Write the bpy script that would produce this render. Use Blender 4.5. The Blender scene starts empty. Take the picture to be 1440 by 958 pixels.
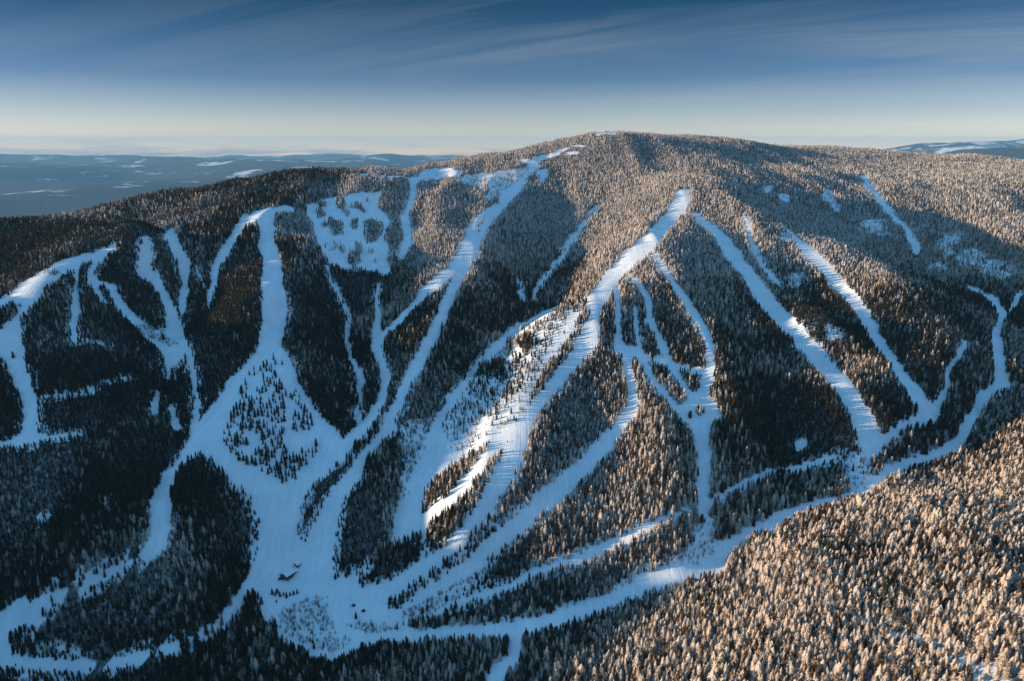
import bpy, math, random
import numpy as np
from mathutils import Vector, Matrix, Euler

R = math.radians
rng = np.random.default_rng(7)
random.seed(7)
S = bpy.context.scene
COL = S.collection

# ------------------------------------------------------------------ camera model (photo measured at 1440 x 958)
PW, PH, FPX = 1440.0, 958.0, 1040.0
PITCH = R(15.0)
CAM = np.array([0.0, 0.0, 530.0])
cp, sp = math.cos(PITCH), math.sin(PITCH)

def ray(u, v):
    xc = (np.asarray(u, float) - PW / 2) / FPX
    yc = -(np.asarray(v, float) - PH / 2) / FPX
    return xc, cp + yc * sp, -sp + yc * cp

def at(u, v, Y):
    dx, dy, dz = ray(u, v)
    t = Y / dy
    return dx * t, Y, CAM[2] + dz * t

def project(x, y, z):
    zz = z - CAM[2]
    depth = y * cp - zz * sp
    yc = (y * sp + zz * cp) / depth
    xc = x / depth
    return PW / 2 + xc * FPX, PH / 2 - yc * FPX, depth

# ------------------------------------------------------------------ value noise
def _hash(ix, iy, seed):
    n = (ix.astype(np.int64) * 374761393 + iy.astype(np.int64) * 668265263 + seed * 974711) & 0xffffffff
    n = ((n ^ (n >> 13)) * 1274126177) & 0xffffffff
    return ((n ^ (n >> 16)) & 0xffffff) / float(0xffffff)

def vnoise(x, y, seed=0):
    ix, iy = np.floor(x), np.floor(y)
    fx, fy = x - ix, y - iy
    fx = fx * fx * (3 - 2 * fx); fy = fy * fy * (3 - 2 * fy)
    a = _hash(ix, iy, seed); b = _hash(ix + 1, iy, seed)
    c = _hash(ix, iy + 1, seed); d = _hash(ix + 1, iy + 1, seed)
    return (a + (b - a) * fx) * (1 - fy) + (c + (d - c) * fx) * fy - 0.5

def fbm(x, y, wl, octaves=4, seed=0, gain=0.5):
    s = np.zeros_like(x, dtype=float); amp = 1.0
    for k in range(octaves):
        s += amp * vnoise(x / wl + 17.3 * k, y / wl - 9.1 * k, seed + k)
        wl *= 0.5; amp *= gain
    return s

def sstep(a, b, x):
    t = np.clip((x - a) / (b - a), 0, 1)
    return t * t * (3 - 2 * t)

# ------------------------------------------------------------------ the mountain: surveyed points (photo pixel, forward distance in metres)
SURVEY = [
 # skyline, left to right
 (0,316,1950),(80,308,1950),(150,296,1950),(250,281,2000),(330,269,2050),(430,252,2150),(510,246,2250),(560,250,2350),
 (600,244,2500),(700,221,2800),(760,211,2900),(800,201,2950),(850,190,2980),(880,189,2980),(960,195,3150),(1040,200,3300),
 (1100,209,3450),(1200,211,3600),(1300,221,3600),(1380,221,3550),(1440,227,3500),
 # left plateau and its front ridge
 (0,392,1400),(60,368,1440),(120,342,1500),(180,318,1520),(40,345,1640),(0,350,1600),(110,322,1750),
 (0,425,1285),(75,385,1345),(140,356,1480),(30,432,1255),(200,336,1500),
 (100,420,1310),(100,480,1180),(20,520,1140),(45,600,1010),(0,625,990),(150,440,1330),(190,500,1180),(130,560,1060),
 (130,640,950),(30,700,900),(120,710,880),(20,770,850),(120,775,772),(205,735,822),(0,865,800),(60,832,752),(150,818,778),
 # the fan of runs into the left gully
 (240,335,1640),(250,380,1500),(250,430,1390),(240,485,1315),(262,540,1185),(275,590,1072),(205,385,1470),
 (300,390,1500),(290,440,1390),(310,480,1212),(340,310,1740),
 # broad run with the tree diamond
 (375,302,1780),(385,350,1570),(387,400,1395),(385,450,1262),(380,490,1172),(380,580,1025),(300,600,1000),(330,640,950),(400,680,915),
 (450,620,985),(330,430,1265),(340,380,1405),(430,420,1360),(420,340,1620),(450,520,1150),
 (235,700,885),(270,680,898),(300,740,850),(350,760,858),(250,820,765),(330,850,765),(150,880,745),(20,925,740),
 (400,760,855),(405,810,826),(440,800,828),(430,860,775),(490,835,792),(300,930,690),(100,950,705),(500,900,735),(600,930,690),
 # bowl
 (480,277,2050),(540,272,2080),(440,292,1930),(500,320,1810),(540,350,1700),(460,350,1700),(520,382,1600),(470,390,1540),
 (480,440,1465),(490,500,1320),(508,560,1172),(500,600,1072),(582,258,2280),(572,320,1900),(560,370,1690),
 # second ridge and its run
 (750,232,2650),(715,270,2280),(690,300,2030),(650,300,1970),(630,330,1745),(665,345,1690),(640,380,1535),(590,390,1560),
 (620,440,1345),(570,440,1385),(600,480,1232),(535,480,1305),(530,425,1505),(560,560,1072),(540,540,1178),(500,660,935),(455,755,865),
 (440,650,965),(430,730,880),
 # gully between second and third ridge
 (780,260,2480),(780,320,2050),(760,380,1810),(735,440,1575),(700,490,1395),(650,540,1235),(610,590,1112),(578,660,975),(560,740,872),
 (680,420,1480),(660,480,1290),(610,540,1120),(530,720,872),(500,790,828),
 (800,240,2600),(850,290,2220),(880,240,2550),(860,330,1890),(820,370,1700),
 # third ridge with the sunny run
 (960,268,2120),(930,310,1850),(895,348,1620),(860,400,1405),(835,450,1255),(822,490,1180),(775,540,1070),(740,600,965),(715,650,893),
 (690,700,842),(645,765,795),(600,805,785),(550,830,787),(760,450,1330),(700,520,1180),(665,580,1060),(630,630,975),(590,700,890),
 (650,660,918),(610,730,845),
 # face right of the third ridge
 (880,480,1210),(885,560,1055),(850,640,930),(790,690,868),(700,770,805),(620,840,765),(820,560,1050),(780,640,920),
 (930,420,1380),(1000,480,1225),(960,540,1090),(990,600,990),(990,700,865),(900,640,935),(880,720,838),(780,780,790),(700,850,742),
 (1050,560,1062),(1060,650,955),(930,760,800),(1100,690,900),
 (980,305,1930),(1040,370,1650),(1100,450,1395),(1160,520,1210),(1225,632,985),(1000,380,1580),(1150,610,1015),(1150,450,1305),(1195,525,1140),(1060,300,1950),
 (1120,340,1760),(1180,400,1570),(1240,490,1295),(1305,578,1085),(1330,530,1190),(1250,600,1022),
 # crest of the right shoulder
 (1010,262,2250),(1060,290,2080),(1120,325,1880),(1180,362,1650),(1240,400,1515),(1300,440,1410),(1350,475,1360),(1385,500,1300),
 # valley behind it and the far sunlit slope
 (1050,240,2650),(1100,262,2500),(1170,300,2300),(1290,352,2100),(1350,385,1980),(1410,425,1780),(1440,400,1900),
 (1220,262,2620),(1300,262,2680),(1300,300,2400),(1400,280,2500),(1440,320,2200),(1380,350,2120),(1440,260,2700),(1150,235,3000),(960,225,2750),
 (1050,222,3000),(1300,238,3200),
 # creek
 (1410,470,1520),(1405,530,1330),(1375,580,1170),(1340,620,1065),(1270,652,985),(1200,690,905),(1100,735,848),(1000,785,795),(900,822,758),
 (800,860,718),(722,895,692),(690,955,645),
 # near hill on the right
 (1440,529,1235),(1440,600,1040),(1420,650,930),(1440,700,815),(1300,700,835),(1200,740,790),(1300,800,675),(1440,800,650),(1100,800,720),
 (1440,950,468),(1300,900,560),(1300,955,500),(1100,900,595),(1100,955,545),(900,900,665),(900,955,605),(800,920,660),
]
# ground outside the frame or hidden (x, y, z); unseen left ridge shaped for its shadows
ANCHORS = [
 (-1500,3000,60),(-700,3300,260),(-2300,2200,150),(-2600,1400,60),(-2100,3000,-120),(0,3800,330),(800,4300,400),(1800,4600,420),(3000,4200,420),
 (2900,3000,380),(2600,2000,330),(2000,1300,300),(1500,1000,230),(1200,600,220),(900,300,210),(600,0,200),(2200,500,300),
 (0,300,10),(200,250,90),(-300,300,-45),(-300,0,-60),(300,-200,170),(0,-500,20),
 (-1250,1500,325),(-1450,1330,312),(-1800,1300,330),(-1450,1080,378),(-1400,1150,358),(-1480,725,150),(-1480,890,352),(-1700,1000,420),(-1650,495,205),(-1200,760,90),(-1150,930,160),(-1000,880,70),(-1100,500,60),(-900,650,-30),(-900,300,-50),(-2000,690,236),(-1690,655,238),(-1690,600,324),(-1750,765,362),(-1990,590,335),(-2100,900,390),(-2300,1400,240),
 (-1500,2000,300),(-2000,200,260),(-2000,-400,200),(-900,-300,-80),(1300,1900,200),(1700,2400,300),(2100,2600,360),
]
pts = np.array([at(*p) for p in SURVEY] + [tuple(map(float, a)) for a in ANCHORS])

def tps_fit(P, Z, lam):
    n = len(P)
    d = np.hypot(P[:, None, 0] - P[None, :, 0], P[:, None, 1] - P[None, :, 1]) / 1000.0
    K = np.where(d > 0, d * d * np.log(np.maximum(d, 1e-9)), 0) + lam * np.eye(n)
    Q = np.c_[np.ones(n), P / 1000.0]
    A = np.zeros((n + 3, n + 3)); A[:n, :n] = K; A[:n, n:] = Q; A[n:, :n] = Q.T
    return np.linalg.solve(A, np.r_[Z, np.zeros(3)])

TPS = tps_fit(pts[:, :2], pts[:, 2], 0.00035)
def tps(x, y):
    out = np.empty(x.size); xf, yf = x.ravel(), y.ravel(); n = len(pts)
    for s in range(0, xf.size, 20000):
        a, b = xf[s:s + 20000], yf[s:s + 20000]
        d2 = ((a[:, None] - pts[None, :, 0]) ** 2 + (b[:, None] - pts[None, :, 1]) ** 2) / 1e6
        out[s:s + 20000] = (0.5 * d2 * np.log(np.maximum(d2, 1e-12))) @ TPS[:n] + TPS[n] + TPS[n + 1] * a / 1000 + TPS[n + 2] * b / 1000
    return out.reshape(x.shape)

def far_ground(x, y):
    r = np.hypot(x, y); ang = np.arctan2(x, np.maximum(y, 1.0))
    base = -700 - r * r / 1.46e7 + 340 * sstep(9000, 30000, r)
    rightness = sstep(0.25, 0.6, ang)
    base += rightness * (400 * sstep(5000, 26000, r))
    hills = fbm(x, y, 6000, 5, 40) * (330 + 280 * rightness)
    return base + hills * (0.6 + 1.5 * sstep(6000, 16000, r))

def height_exact(x, y):
    r = np.hypot((x - 200) / 1.0, (y - 1700) / 1.05)
    w = sstep(2700, 5200, r)
    inner = np.zeros_like(x, dtype=float)
    m = w < 1
    inner[m] = tps(x[m], y[m])
    xr = x + 60 * vnoise(x / 300, y / 500, 8)
    rib = 0.22 - np.abs(vnoise(xr / 125.0, y / 460.0, 19)) + 0.45 * (0.2 - np.abs(vnoise(xr / 55.0, y / 230.0, 23)))
    inner += rib * 34 * sstep(560, 760, y + 0.2 * np.abs(x)) * (0.35 + 0.65 * sstep(40, 130, inner)) * sstep(3400, 2600, y)
    inner += fbm(x, y, 230, 3, 3) * 8 + fbm(x, y, 60, 2, 11) * 1.6
    return inner * (1 - w) + np.where(w > 0, far_ground(x, y), 0) * w

def axis(lo, hi, step, out_lo, out_hi, ratio=1.09):
    a = list(np.arange(lo, hi + step * 0.5, step))
    s, v = step, a[-1]
    while v < out_hi:
        s *= ratio; s = min(s, 900); v += s; a.append(v)
    s, v, b = step, a[0], []
    while v > out_lo:
        s *= ratio; s = min(s, 900); v -= s; b.append(v)
    return np.array(b[::-1] + a)

GX = axis(-1700, 2000, 7.0, -46000, 46000)
GY = axis(380, 3700, 7.0, -6000, 62000)
XX, YY = np.meshgrid(GX, GY)
ZZ = height_exact(XX, YY)

def height(x, y):
    i = np.clip(np.searchsorted(GX, x) - 1, 0, len(GX) - 2); j = np.clip(np.searchsorted(GY, y) - 1, 0, len(GY) - 2)
    fx = (x - GX[i]) / (GX[i + 1] - GX[i]); fy = (y - GY[j]) / (GY[j + 1] - GY[j])
    return (ZZ[j, i] * (1 - fx) + ZZ[j, i + 1] * fx) * (1 - fy) + (ZZ[j + 1, i] * (1 - fx) + ZZ[j + 1, i + 1] * fx) * fy

def ground_at(u, v):
    """where the line of sight through photo pixel (u, v) meets the ground"""
    dx, dy, dz = ray(u, v)
    Y = np.arange(420, 4500, 1.5)
    x = dx / dy * Y; z = CAM[2] + dz / dy * Y
    k = np.nonzero(height(x, Y) >= z)[0]
    k = k[0] if len(k) else len(Y) - 1
    return float(x[k]), float(Y[k]), float(height(x[k:k + 1], Y[k:k + 1])[0])

# ------------------------------------------------------------------ clearings: where no trees grow (outlines in photo pixels, dropped onto the ground)
COVER = np.ones((958 + 80, 1440 + 160), np.float32)     # tree cover, 40 px / 80 px margin
OX, OY = 80, 40

def poly(points, value):
    P = np.array(points, float) + (OX, OY)
    x0, y0 = np.maximum(np.floor(P.min(0)).astype(int), 0); x1 = min(int(P[:, 0].max()) + 2, COVER.shape[1]); y1 = min(int(P[:, 1].max()) + 2, COVER.shape[0])
    if x1 <= x0 or y1 <= y0: return
    px, py = np.meshgrid(np.arange(x0, x1) + 0.5, np.arange(y0, y1) + 0.5)
    ins = np.zeros(px.shape, bool)
    for (ax, ay), (bx, by) in zip(P, np.roll(P, -1, 0)):
        if ay == by: continue
        c = ((ay > py) != (by > py)) & (px < (bx - ax) * (py - ay) / (by - ay) + ax)
        ins ^= c
    COVER[y0:y1, x0:x1][ins] = value

def line(points, value=0.0):
    for (ax, ay, aw), (bx, by, bw) in zip(points[:-1], points[1:]):
        ax += OX; bx += OX; ay += OY; by += OY; m = max(aw, bw)
        x0 = max(int(min(ax, bx) - m), 0); x1 = min(int(max(ax, bx) + m) + 2, COVER.shape[1])
        y0 = max(int(min(ay, by) - m), 0); y1 = min(int(max(ay, by) + m) + 2, COVER.shape[0])
        if x1 <= x0 or y1 <= y0: continue
        px, py = np.meshgrid(np.arange(x0, x1) + 0.5, np.arange(y0, y1) + 0.5)
        L = max((bx - ax) ** 2 + (by - ay) ** 2, 1e-6)
        t = np.clip(((px - ax) * (bx - ax) + (py - ay) * (by - ay)) / L, 0, 1)
        d = np.hypot(px - ax - t * (bx - ax), py - ay - t * (by - ay))
        wob = 0.9 + 0.35 * vnoise(px / 11.0, py / 11.0, 5)
        COVER[y0:y1, x0:x1][d < 0.5 * (aw + t * (bw - aw)) * wob] = value

def disc(u, v, ru, rv, value):
    poly([(u + ru * math.cos(a), v + rv * math.sin(a)) for a in np.linspace(0, 2 * math.pi, 14)[:-1]], value)

# thinner stands first
SPARSE = [
 ([(655,247),(740,237),(733,258),(704,268),(690,285),(665,262),(640,253)], .38),
 ([(827,412),(807,420),(774,437),(734,455),(707,475),(680,500),(657,534),(634,567),(620,595),(612,615),(640,640),(668,640),(690,625),(717,610),(727,592),(745,563),(750,540),(775,505),(800,470),(815,445)], .5),
 ([(800,425),(760,452),(720,477),(682,510),(652,550),(625,590),(642,600),(682,560),(722,520),(780,470),(815,440)], .66),
 ([(570,600),(594,590),(600,627),(587,653),(570,660)], .35),
 ([(390,862),(412,848),(440,840),(462,838),(462,860),(470,880),(500,905),(470,925),(420,905),(392,890)], .03),
 ([(980,735),(1004,735),(1006,775),(985,795),(965,790)], .06),
 ([(625,800),(680,790),(690,800),(640,842),(590,868),(560,875),(560,862)], .40),
 ([(1190,640),(1222,640),(1225,690),(1196,700)], .2),
]
for p, v in SPARSE: poly(p, v)
def thin(u, v, ru, rv, value):
    px, py = np.meshgrid(np.arange(int(u - 2 * ru), int(u + 2 * ru)), np.arange(int(v - 2 * rv), int(v + 2 * rv)))
    d = np.hypot((px - u) / ru, (py - v) / rv) + 1.3 * vnoise(px / 6.0, py / 4.0, 91) + 0.5 * vnoise(px / 2.0, py / 2.0, 92)
    m = (py + OY >= 0) & (py + OY < COVER.shape[0]) & (px + OX >= 0) & (px + OX < COVER.shape[1])
    a, b = (py + OY)[m], (px + OX)[m]
    value = min(1, value + 0.18)
    COVER[a, b] = np.minimum(COVER[a, b], value + (1 - value) * sstep(0.6, 1.3, d[m]))
for q in ((1223, 318, 14, 9, .1), (1165, 275, 10, 9, .4), (1172, 290, 8, 8, .5), (1330, 345, 10, 12, .25), (1345, 332, 8, 8, .4), (1365, 362, 18, 11, .3), (1392, 376, 16, 8, .3), (1322, 372, 12, 8, .3), (1415, 382, 14, 7, .4), (1122, 394, 12, 10, .35), (1180, 466, 14, 6, .3), (1105, 330, 8, 6, .5), (1240, 325, 14, 5, .45)): thin(*q)
disc(1126, 626, 7, 5, .05); disc(1080, 265, 4, 6, .1); disc(1103, 278, 7, 5, .1)

# the runs
poly([(-70,450),(0,420),(17,412),(27,402),(42,392),(58,382),(75,373),(93,365),(113,358),(130,355),(147,350),(157,345),(167,341),(160,350),(150,358),(142,368),(132,365),(118,370),(110,378),(98,380),(80,392),(67,400),(58,415),(55,422),(43,428),(28,447),(30,484),(32,490),(37,520),(45,543),(52,560),(53,594),(55,622),(43,625),(0,627),(-60,630),(-60,622),(0,622),(20,617),(32,607),(32,567),(20,540),(7,507),(0,497),(-60,490),(-60,470),(0,464),(20,447),(30,430),(17,424),(10,428),(0,430),(-70,460)], 0)
line([(55,617,5),(85,613,4),(115,613,3)]); line([(-60,624,5),(50,622,5)])
line([(52,560,4),(97,556,3),(133,545,4),(157,535,3),(187,530,3)]); line([(105,480,3),(150,484,2)])
line([(110,377,4),(108,400,5),(106,413,7),(105,433,12),(103,455,10),(105,478,11)]); line([(108,430,6),(116,440,4)])
line([(134,368,6),(127,388,10),(140,399,10),(158,405,12),(170,430,12),(188,450,14),(210,468,17),(230,487,19),(246,500,16)])
line([(128,395,8),(137,410,9),(145,420,6)])
line([(205,342,15),(205,360,17),(203,383,18),(220,396,14),(229,412,12),(236,430,14),(244,455,20),(249,478,26),(247,495,24),(241,505,18),(239,515,12),(237,532,7)])
line([(222,470,20),(246,482,22)], .03)
line([(258,480,8),(264,497,9),(271,525,8),(276,555,8),(277,582,9),(272,606,14)])
line([(222,555,8),(218,578,13)]); line([(240,572,7),(248,600,12)]); line([(138,700,5),(153,703,7)]); line([(163,696,4),(170,706,5)]); line([(40,729,2),(68,726,4)])
line([(240,332,16),(250,352,16),(260,378,17),(260,400,13),(257,425,10),(255,447,5)])
line([(345,306,12),(325,340,14),(303,375,12),(298,405,9),(293,432,5)]); line([(275,378,4),(289,405,4)])
poly([(335,308),(350,302),(365,296),(390,291),(412,290),(413,296),(384,299),(389,324),(387,340),(396,370),(399,400),(404,427),(401,457),(397,490),(411,513),(421,540),(437,567),(457,593),(480,611),(485,640),(470,655),(440,680),(427,700),(418,735),(417,750),(430,757),(437,745),(447,728),(460,698),(490,660),(515,630),(550,590),(560,600),(513,640),(512,664),(480,700),(475,728),(466,782),(470,815),(487,812),(498,803),(507,827),(524,832),(554,838),(540,850),(560,870),(540,892),(500,890),(470,880),(462,860),(462,838),(440,840),(412,848),(390,862),(380,868),(367,868),(368,838),(356,822),(352,808),(353,771),(362,761),(364,757),(362,744),(370,727),(359,717),(354,697),(337,684),(317,667),(300,647),(284,634),(278,632),(254,657),(237,687),(243,713),(240,740),(232,766),(200,790),(200,774),(217,754),(213,740),(207,707),(217,690),(230,667),(247,650),(270,613),(284,587),(307,563),(321,537),(344,513),(361,493),(367,460),(364,477),(369,444),(372,414),(367,394),(371,367),(361,344),(367,327),(362,312),(345,316)], 0)
poly([(-80,905),(-80,890),(0,862),(37,835),(43,848),(60,842),(100,825),(140,805),(174,795),(200,782),(217,765),(232,766),(214,778),(167,802),(140,815),(100,832),(60,852),(50,866),(72,874),(72,878),(50,876),(30,876),(12,885),(11,918),(0,935),(-80,960)], 0)
line([(352,812,10),(345,825,10),(330,852,12),(307,878,11),(267,902,10),(217,919,10),(167,930,11),(100,936,12),(50,933,13),(13,926,12),(2,905,14)])
# bowl
poly([(432,289),(467,277),(510,272),(534,270),(530,290),(550,310),(537,330),(547,350),(544,367),(552,382),(540,387),(530,379),(494,379),(467,370),(457,360),(447,340),(440,317),(432,304)], 0)
for q in ((467,312,4,8),(488,300,3,4),(510,296,4,3),(522,352,3,4),(478,345,8,3),(463,346,6,3),(528,366,3,3),(543,335,3,4),(455,288,6,3),(452,303,6,5),(457,316,5,4),(479,287,6,10),(501,289,7,4),(499,315,4,8),(497,364,9,11),(505,348,4,8),(518,281,4,4),(448,296,4,3)): disc(q[0], q[1], q[2] + 1.0, q[3] + 1.0, .95)
poly([(463,308),(470,309),(480,308),(484,317),(482,331),(472,333),(465,328)], .95); poly([(512,308),(522,305),(537,311),(540,321),(531,337),(516,343),(511,330)], .95)
poly([(457,334),(487,338),(487,357),(460,352)], .22)
line([(460,374,4),(467,400,4),(478,415,5),(490,443,7),(487,480,8),(493,503,9),(507,527,10),(508,557,11),(503,590,12)], .04)
line([(582,254,13),(582,270,11),(575,290,10),(570,310,10),(573,325,12),(571,345,8),(564,362,4)])
poly([(588,247),(595,240),(627,237),(652,241),(640,247),(600,253),(580,256)], .06); line([(505,246,3),(545,249,3),(587,251,4)])
# second ridge
poly([(744,233),(731,257),(704,270),(702,284),(684,294),(667,307),(657,324),(649,344),(640,364),(627,377),(600,400),(580,424),(560,444),(540,465),(530,475),(533,490),(547,471),(574,444),(600,417),(631,394),(638,384),(639,387),(630,407),(614,437),(600,471),(580,507),(564,540),(550,570),(537,600),(517,630),(493,660),(473,690),(457,717),(473,717),(480,700),(512,664),(513,640),(530,620),(550,594),(567,567),(580,540),(600,507),(617,470),(630,444),(640,420),(647,400),(657,384),(664,367),(671,350),(684,327),(694,307),(714,290),(731,270),(744,247),(761,230)], 0)
line([(680,304,4),(672,324,5)], 1)
line([(533,400,3),(530,420,5),(532,440,10),(530,467,14),(527,490,16),(538,513,12),(543,540,13),(535,567,14),(520,590,14),(503,607,16),(490,622,16),(478,644,18)])
line([(735,224,3),(748,228,8),(765,222,5),(785,214,4),(797,208,3)], .08); line([(806,206,2),(820,206,2)], .2); line([(800,216,3),(812,216,3)], .1); line([(842,188,4),(868,187,3)], .5)
poly([(757,240),(768,239),(766,254),(757,256)], 0)
# gully run and third ridge
line([(838,290,5),(820,315,8),(802,340,9),(790,362,7),(773,382,6),(757,405,6),(750,420,3)], .12); line([(729,395,4),(735,420,4)], .1)
poly([(953,270),(971,266),(969,280),(962,300),(946,318),(925,343),(900,365),(880,385),(866,402),(861,407),(844,443),(839,483),(817,510),(794,540),(767,564),(747,600),(737,634),(724,667),(704,694),(694,720),(670,738),(654,762),(627,782),(600,805),(574,825),(554,838),(524,832),(507,827),(550,818),(574,802),(597,788),(627,768),(647,745),(667,714),(690,674),(707,640),(717,614),(727,594),(747,564),(774,534),(804,494),(821,453),(827,420),(845,395),(868,368),(890,345),(915,323),(938,300),(944,285)], 0)
line([(790,428,4),(767,440,6),(734,457,9),(700,484,11),(675,510,8),(655,535,6),(630,568,9),(613,600,14),(605,630,20),(590,665,22),(580,695,26),(570,720,26),(563,740,18),(556,752,10)])
poly([(615,600),(640,638),(662,640),(680,627),(660,645),(640,655),(632,665),(615,690),(592,705),(588,720),(596,738),(560,756),(556,740),(575,690),(600,640)], 0)
poly([(727,592),(722,610),(697,622),(672,640),(645,645),(674,618),(700,602)], 0)
line([(720,612,6),(690,635,12),(672,655,16),(655,680,18),(632,702,16),(610,718,14),(590,735,14),(575,748,10),(560,755,8)])
poly([(592,705),(600,680),(637,650),(674,627),(697,614),(687,627),(657,667),(627,697),(600,712)], 1)
line([(595,745,6),(597,775,6),(592,795,8)]); line([(503,805,3),(515,798,5),(522,792,3)])
line([(572,660,8),(573,690,14)], .05)
# glade details: long open strips and small clumps
line([(810,440,10),(785,480,14),(755,525,14),(735,560,14),(700,590,12),(665,605,10)], .10)
line([(760,470,10),(720,500,10),(690,540,12)], .12)
line([(826,440,10),(812,468,11),(785,508,12),(762,540,12),(748,556,10)], .95)
disc(735,540,8,14,.5); disc(690,520,22,14,.75); disc(740,480,16,12,.75); disc(660,585,20,10,.6)
# runs right of the third ridge
line([(870,488,12),(882,492,16),(884,523,12),(890,557,16),(887,580,16),(861,614,20),(832,646,25),(794,680,26),(754,715,26),(720,743,26),(694,766,24),(667,788,22),(640,812,18),(620,828,14),(597,842,14),(574,858,16),(550,872,12)])
line([(866,405,9),(869,430,9),(869,470,9),(872,488,13)])
line([(884,388,6),(898,400,10),(911,420,10),(914,450,10),(924,472,9),(933,490,11),(944,510,10)])
line([(893,432,5),(895,455,6),(897,480,8)]); line([(909,450,4),(903,470,4),(899,490,6)], .3)
line([(868,487,12),(886,492,13),(903,499,12),(925,505,10),(946,514,8),(972,520,6),(992,523,7)])
line([(903,500,12),(914,528,9),(932,552,8),(955,577,12),(972,592,14)]); line([(946,517,7),(963,545,8),(976,562,12)])
line([(918,357,5),(940,390,9),(965,422,12),(985,455,14),(999,487,14),(999,519,15),(994,537,16),(987,557,18)])
poly([(953,573),(981,548),(997,555),(1013,585),(997,597),(999,640),(976,630),(969,593)], 0); disc(985,577,6,9,1); disc(970,583,3,5,1)
line([(988,632,22),(989,665,20),(990,690,20),(990,715,24)])
line([(975,301,8),(1000,322,14),(1021,345,20),(1042,372,22),(1061,398,22),(1086,434,24),(1118,466,24),(1150,505,26),(1183,542,28),(1199,561,28),(1212,590,31),(1222,612,33),(1226,626,32)])
line([(1051,308,6),(1053,330,10),(1058,345,10),(1068,365,12),(1082,388,9),(1098,402,6)], .05)
line([(1098,315,3),(1112,327,4),(1124,340,8),(1137,355,17),(1158,376,18),(1180,400,18),(1203,424,19),(1222,455,19),(1240,487,17),(1258,512,15),(1279,543,15),(1300,572,23),(1310,578,24)])
line([(1310,580,24),(1283,593,14),(1265,602,10),(1240,622,12)])
line([(1358,481,4),(1353,493,8),(1345,505,9),(1333,521,7),(1331,545,7),(1325,560,9),(1312,577,12)])
line([(1213,248,6),(1223,265,7),(1238,280,8),(1250,298,8),(1263,311,6),(1278,323,8),(1283,338,13),(1290,352,12)], .03)
line([(1362,402,3),(1384,416,5),(1400,425,10),(1410,444,12),(1400,472,14),(1405,492,14),(1406,517,17),(1411,537,16),(1393,549,12),(1380,561,14),(1372,581,15),(1360,601,16),(1344,630,16)])
line([(1434,412,7),(1428,425,10),(1421,435,5)])
# creek flat
poly([(860,834),(900,810),(941,794),(968,781),(981,769),(990,764),(1010,762),(1037,753),(1086,725),(1142,705),(1182,697),(1205,690),(1240,662),(1260,652),(1290,645),(1320,632),(1345,615),(1356,620),(1352,632),(1319,645),(1287,653),(1247,669),(1223,689),(1190,701),(1158,709),(1122,721),(1094,741),(1061,749),(1037,769),(1017,782),(1021,798),(973,812),(920,826),(880,842),(845,858),(780,880),(735,893),(736,912),(729,925),(716,940),(700,962),(680,962),(690,940),(712,925),(719,905),(715,893),(640,895),(590,899),(540,899),(500,900),(480,893),(540,885),(590,887),(640,882),(700,877),(724,875),(774,862),(830,843)], 0)
line([(1007,699,6),(1041,682,7),(1086,662,6),(1118,658,7),(1150,650,5),(1182,638,4)]); line([(990,715,10),(1007,699,7)])
line([(975,715,7),(920,736,8),(874,758,9),(837,775,12),(807,788,10),(774,796,8),(747,808,8),(714,825,10),(680,836,10),(654,842,8),(610,860,6)])
line([(1150,848,3),(1211,870,4),(1259,890,6),(1315,907,5),(1364,935,5),(1404,955,6),(1440,975,6)], .3)
# tree islands standing in the runs
disc(73, 383, 11, 5, .8); disc(145, 405, 7, 6, 1); disc(18, 501, 4, 4, 1); line([(445,760,4),(432,765,4),(428,755,4)], .5)

poly([(874,440),(884,436),(890,450),(892,478),(886,488),(878,484),(873,465)], 1); poly([(898,449),(904,446),(907,462),(905,476),(898,472)], 1)
poly([(917,463),(922,470),(926,500),(918,504),(906,497),(905,490)], 1)
def cover(x, y, z):
    u, v, d = project(x, y, z)
    k = 1 - 0.8 * ((u > 850) & (u < 1015) & (v > 385) & (v < 600))
    a, b = vnoise(u / 9.0, v / 9.0, 31), vnoise(u / 9.0, v / 9.0, 32)
    c, e = vnoise(u / 3.5, v / 3.5, 33), vnoise(u / 3.5, v / 3.5, 34)
    u = u + k * (4.0 * a + 1.8 * c); v = v + k * (3.4 * b + 1.6 * e)
    iu = np.clip((u + OX).astype(int), 0, COVER.shape[1] - 1); iv = np.clip((v + OY).astype(int), 0, COVER.shape[0] - 1)
    return COVER[iv, iu]

# ------------------------------------------------------------------ helpers for objects
def tag(o, label=None, cat=None, group=None, kind=None):
    if label: o['label'] = label
    if cat: o['category'] = cat
    if group: o['group'] = group
    if kind: o['kind'] = kind
    return o

def link(name, mesh, parent=None, loc=(0, 0, 0), rz=0.0):
    o = bpy.data.objects.new(name, mesh); COL.objects.link(o)
    o.location = loc; o.rotation_euler = (0, 0, rz)
    if parent is not None: o.parent = parent
    return o

def empty(name, loc, rz=0.0):
    o = link(name, None, None, loc, rz); o.empty_display_size = 2
    return o

def mesh_of(name, verts, faces, mats, midx=None, smooth=False):
    me = bpy.data.meshes.new(name)
    me.from_pydata([tuple(v) for v in verts], [], [tuple(f) for f in faces]); 
    for m in mats: me.materials.append(m)
    if midx is not None: me.polygons.foreach_set('material_index', np.array(midx, np.int32))
    me.polygons.foreach_set('use_smooth', np.full(len(faces), smooth))
    me.update()
    return me

# ------------------------------------------------------------------ materials
def new_mat(name):
    m = bpy.data.materials.new(name); m.use_nodes = True
    nt = m.node_tree; b = nt.nodes['Principled BSDF']
    return m, nt, b

def N(nt, t, **kw):
    n = nt.nodes.new(t)
    for k, v in kw.items():
        if k in n.inputs: n.inputs[k].default_value = v
        else: setattr(n, k, v)
    return n

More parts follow.
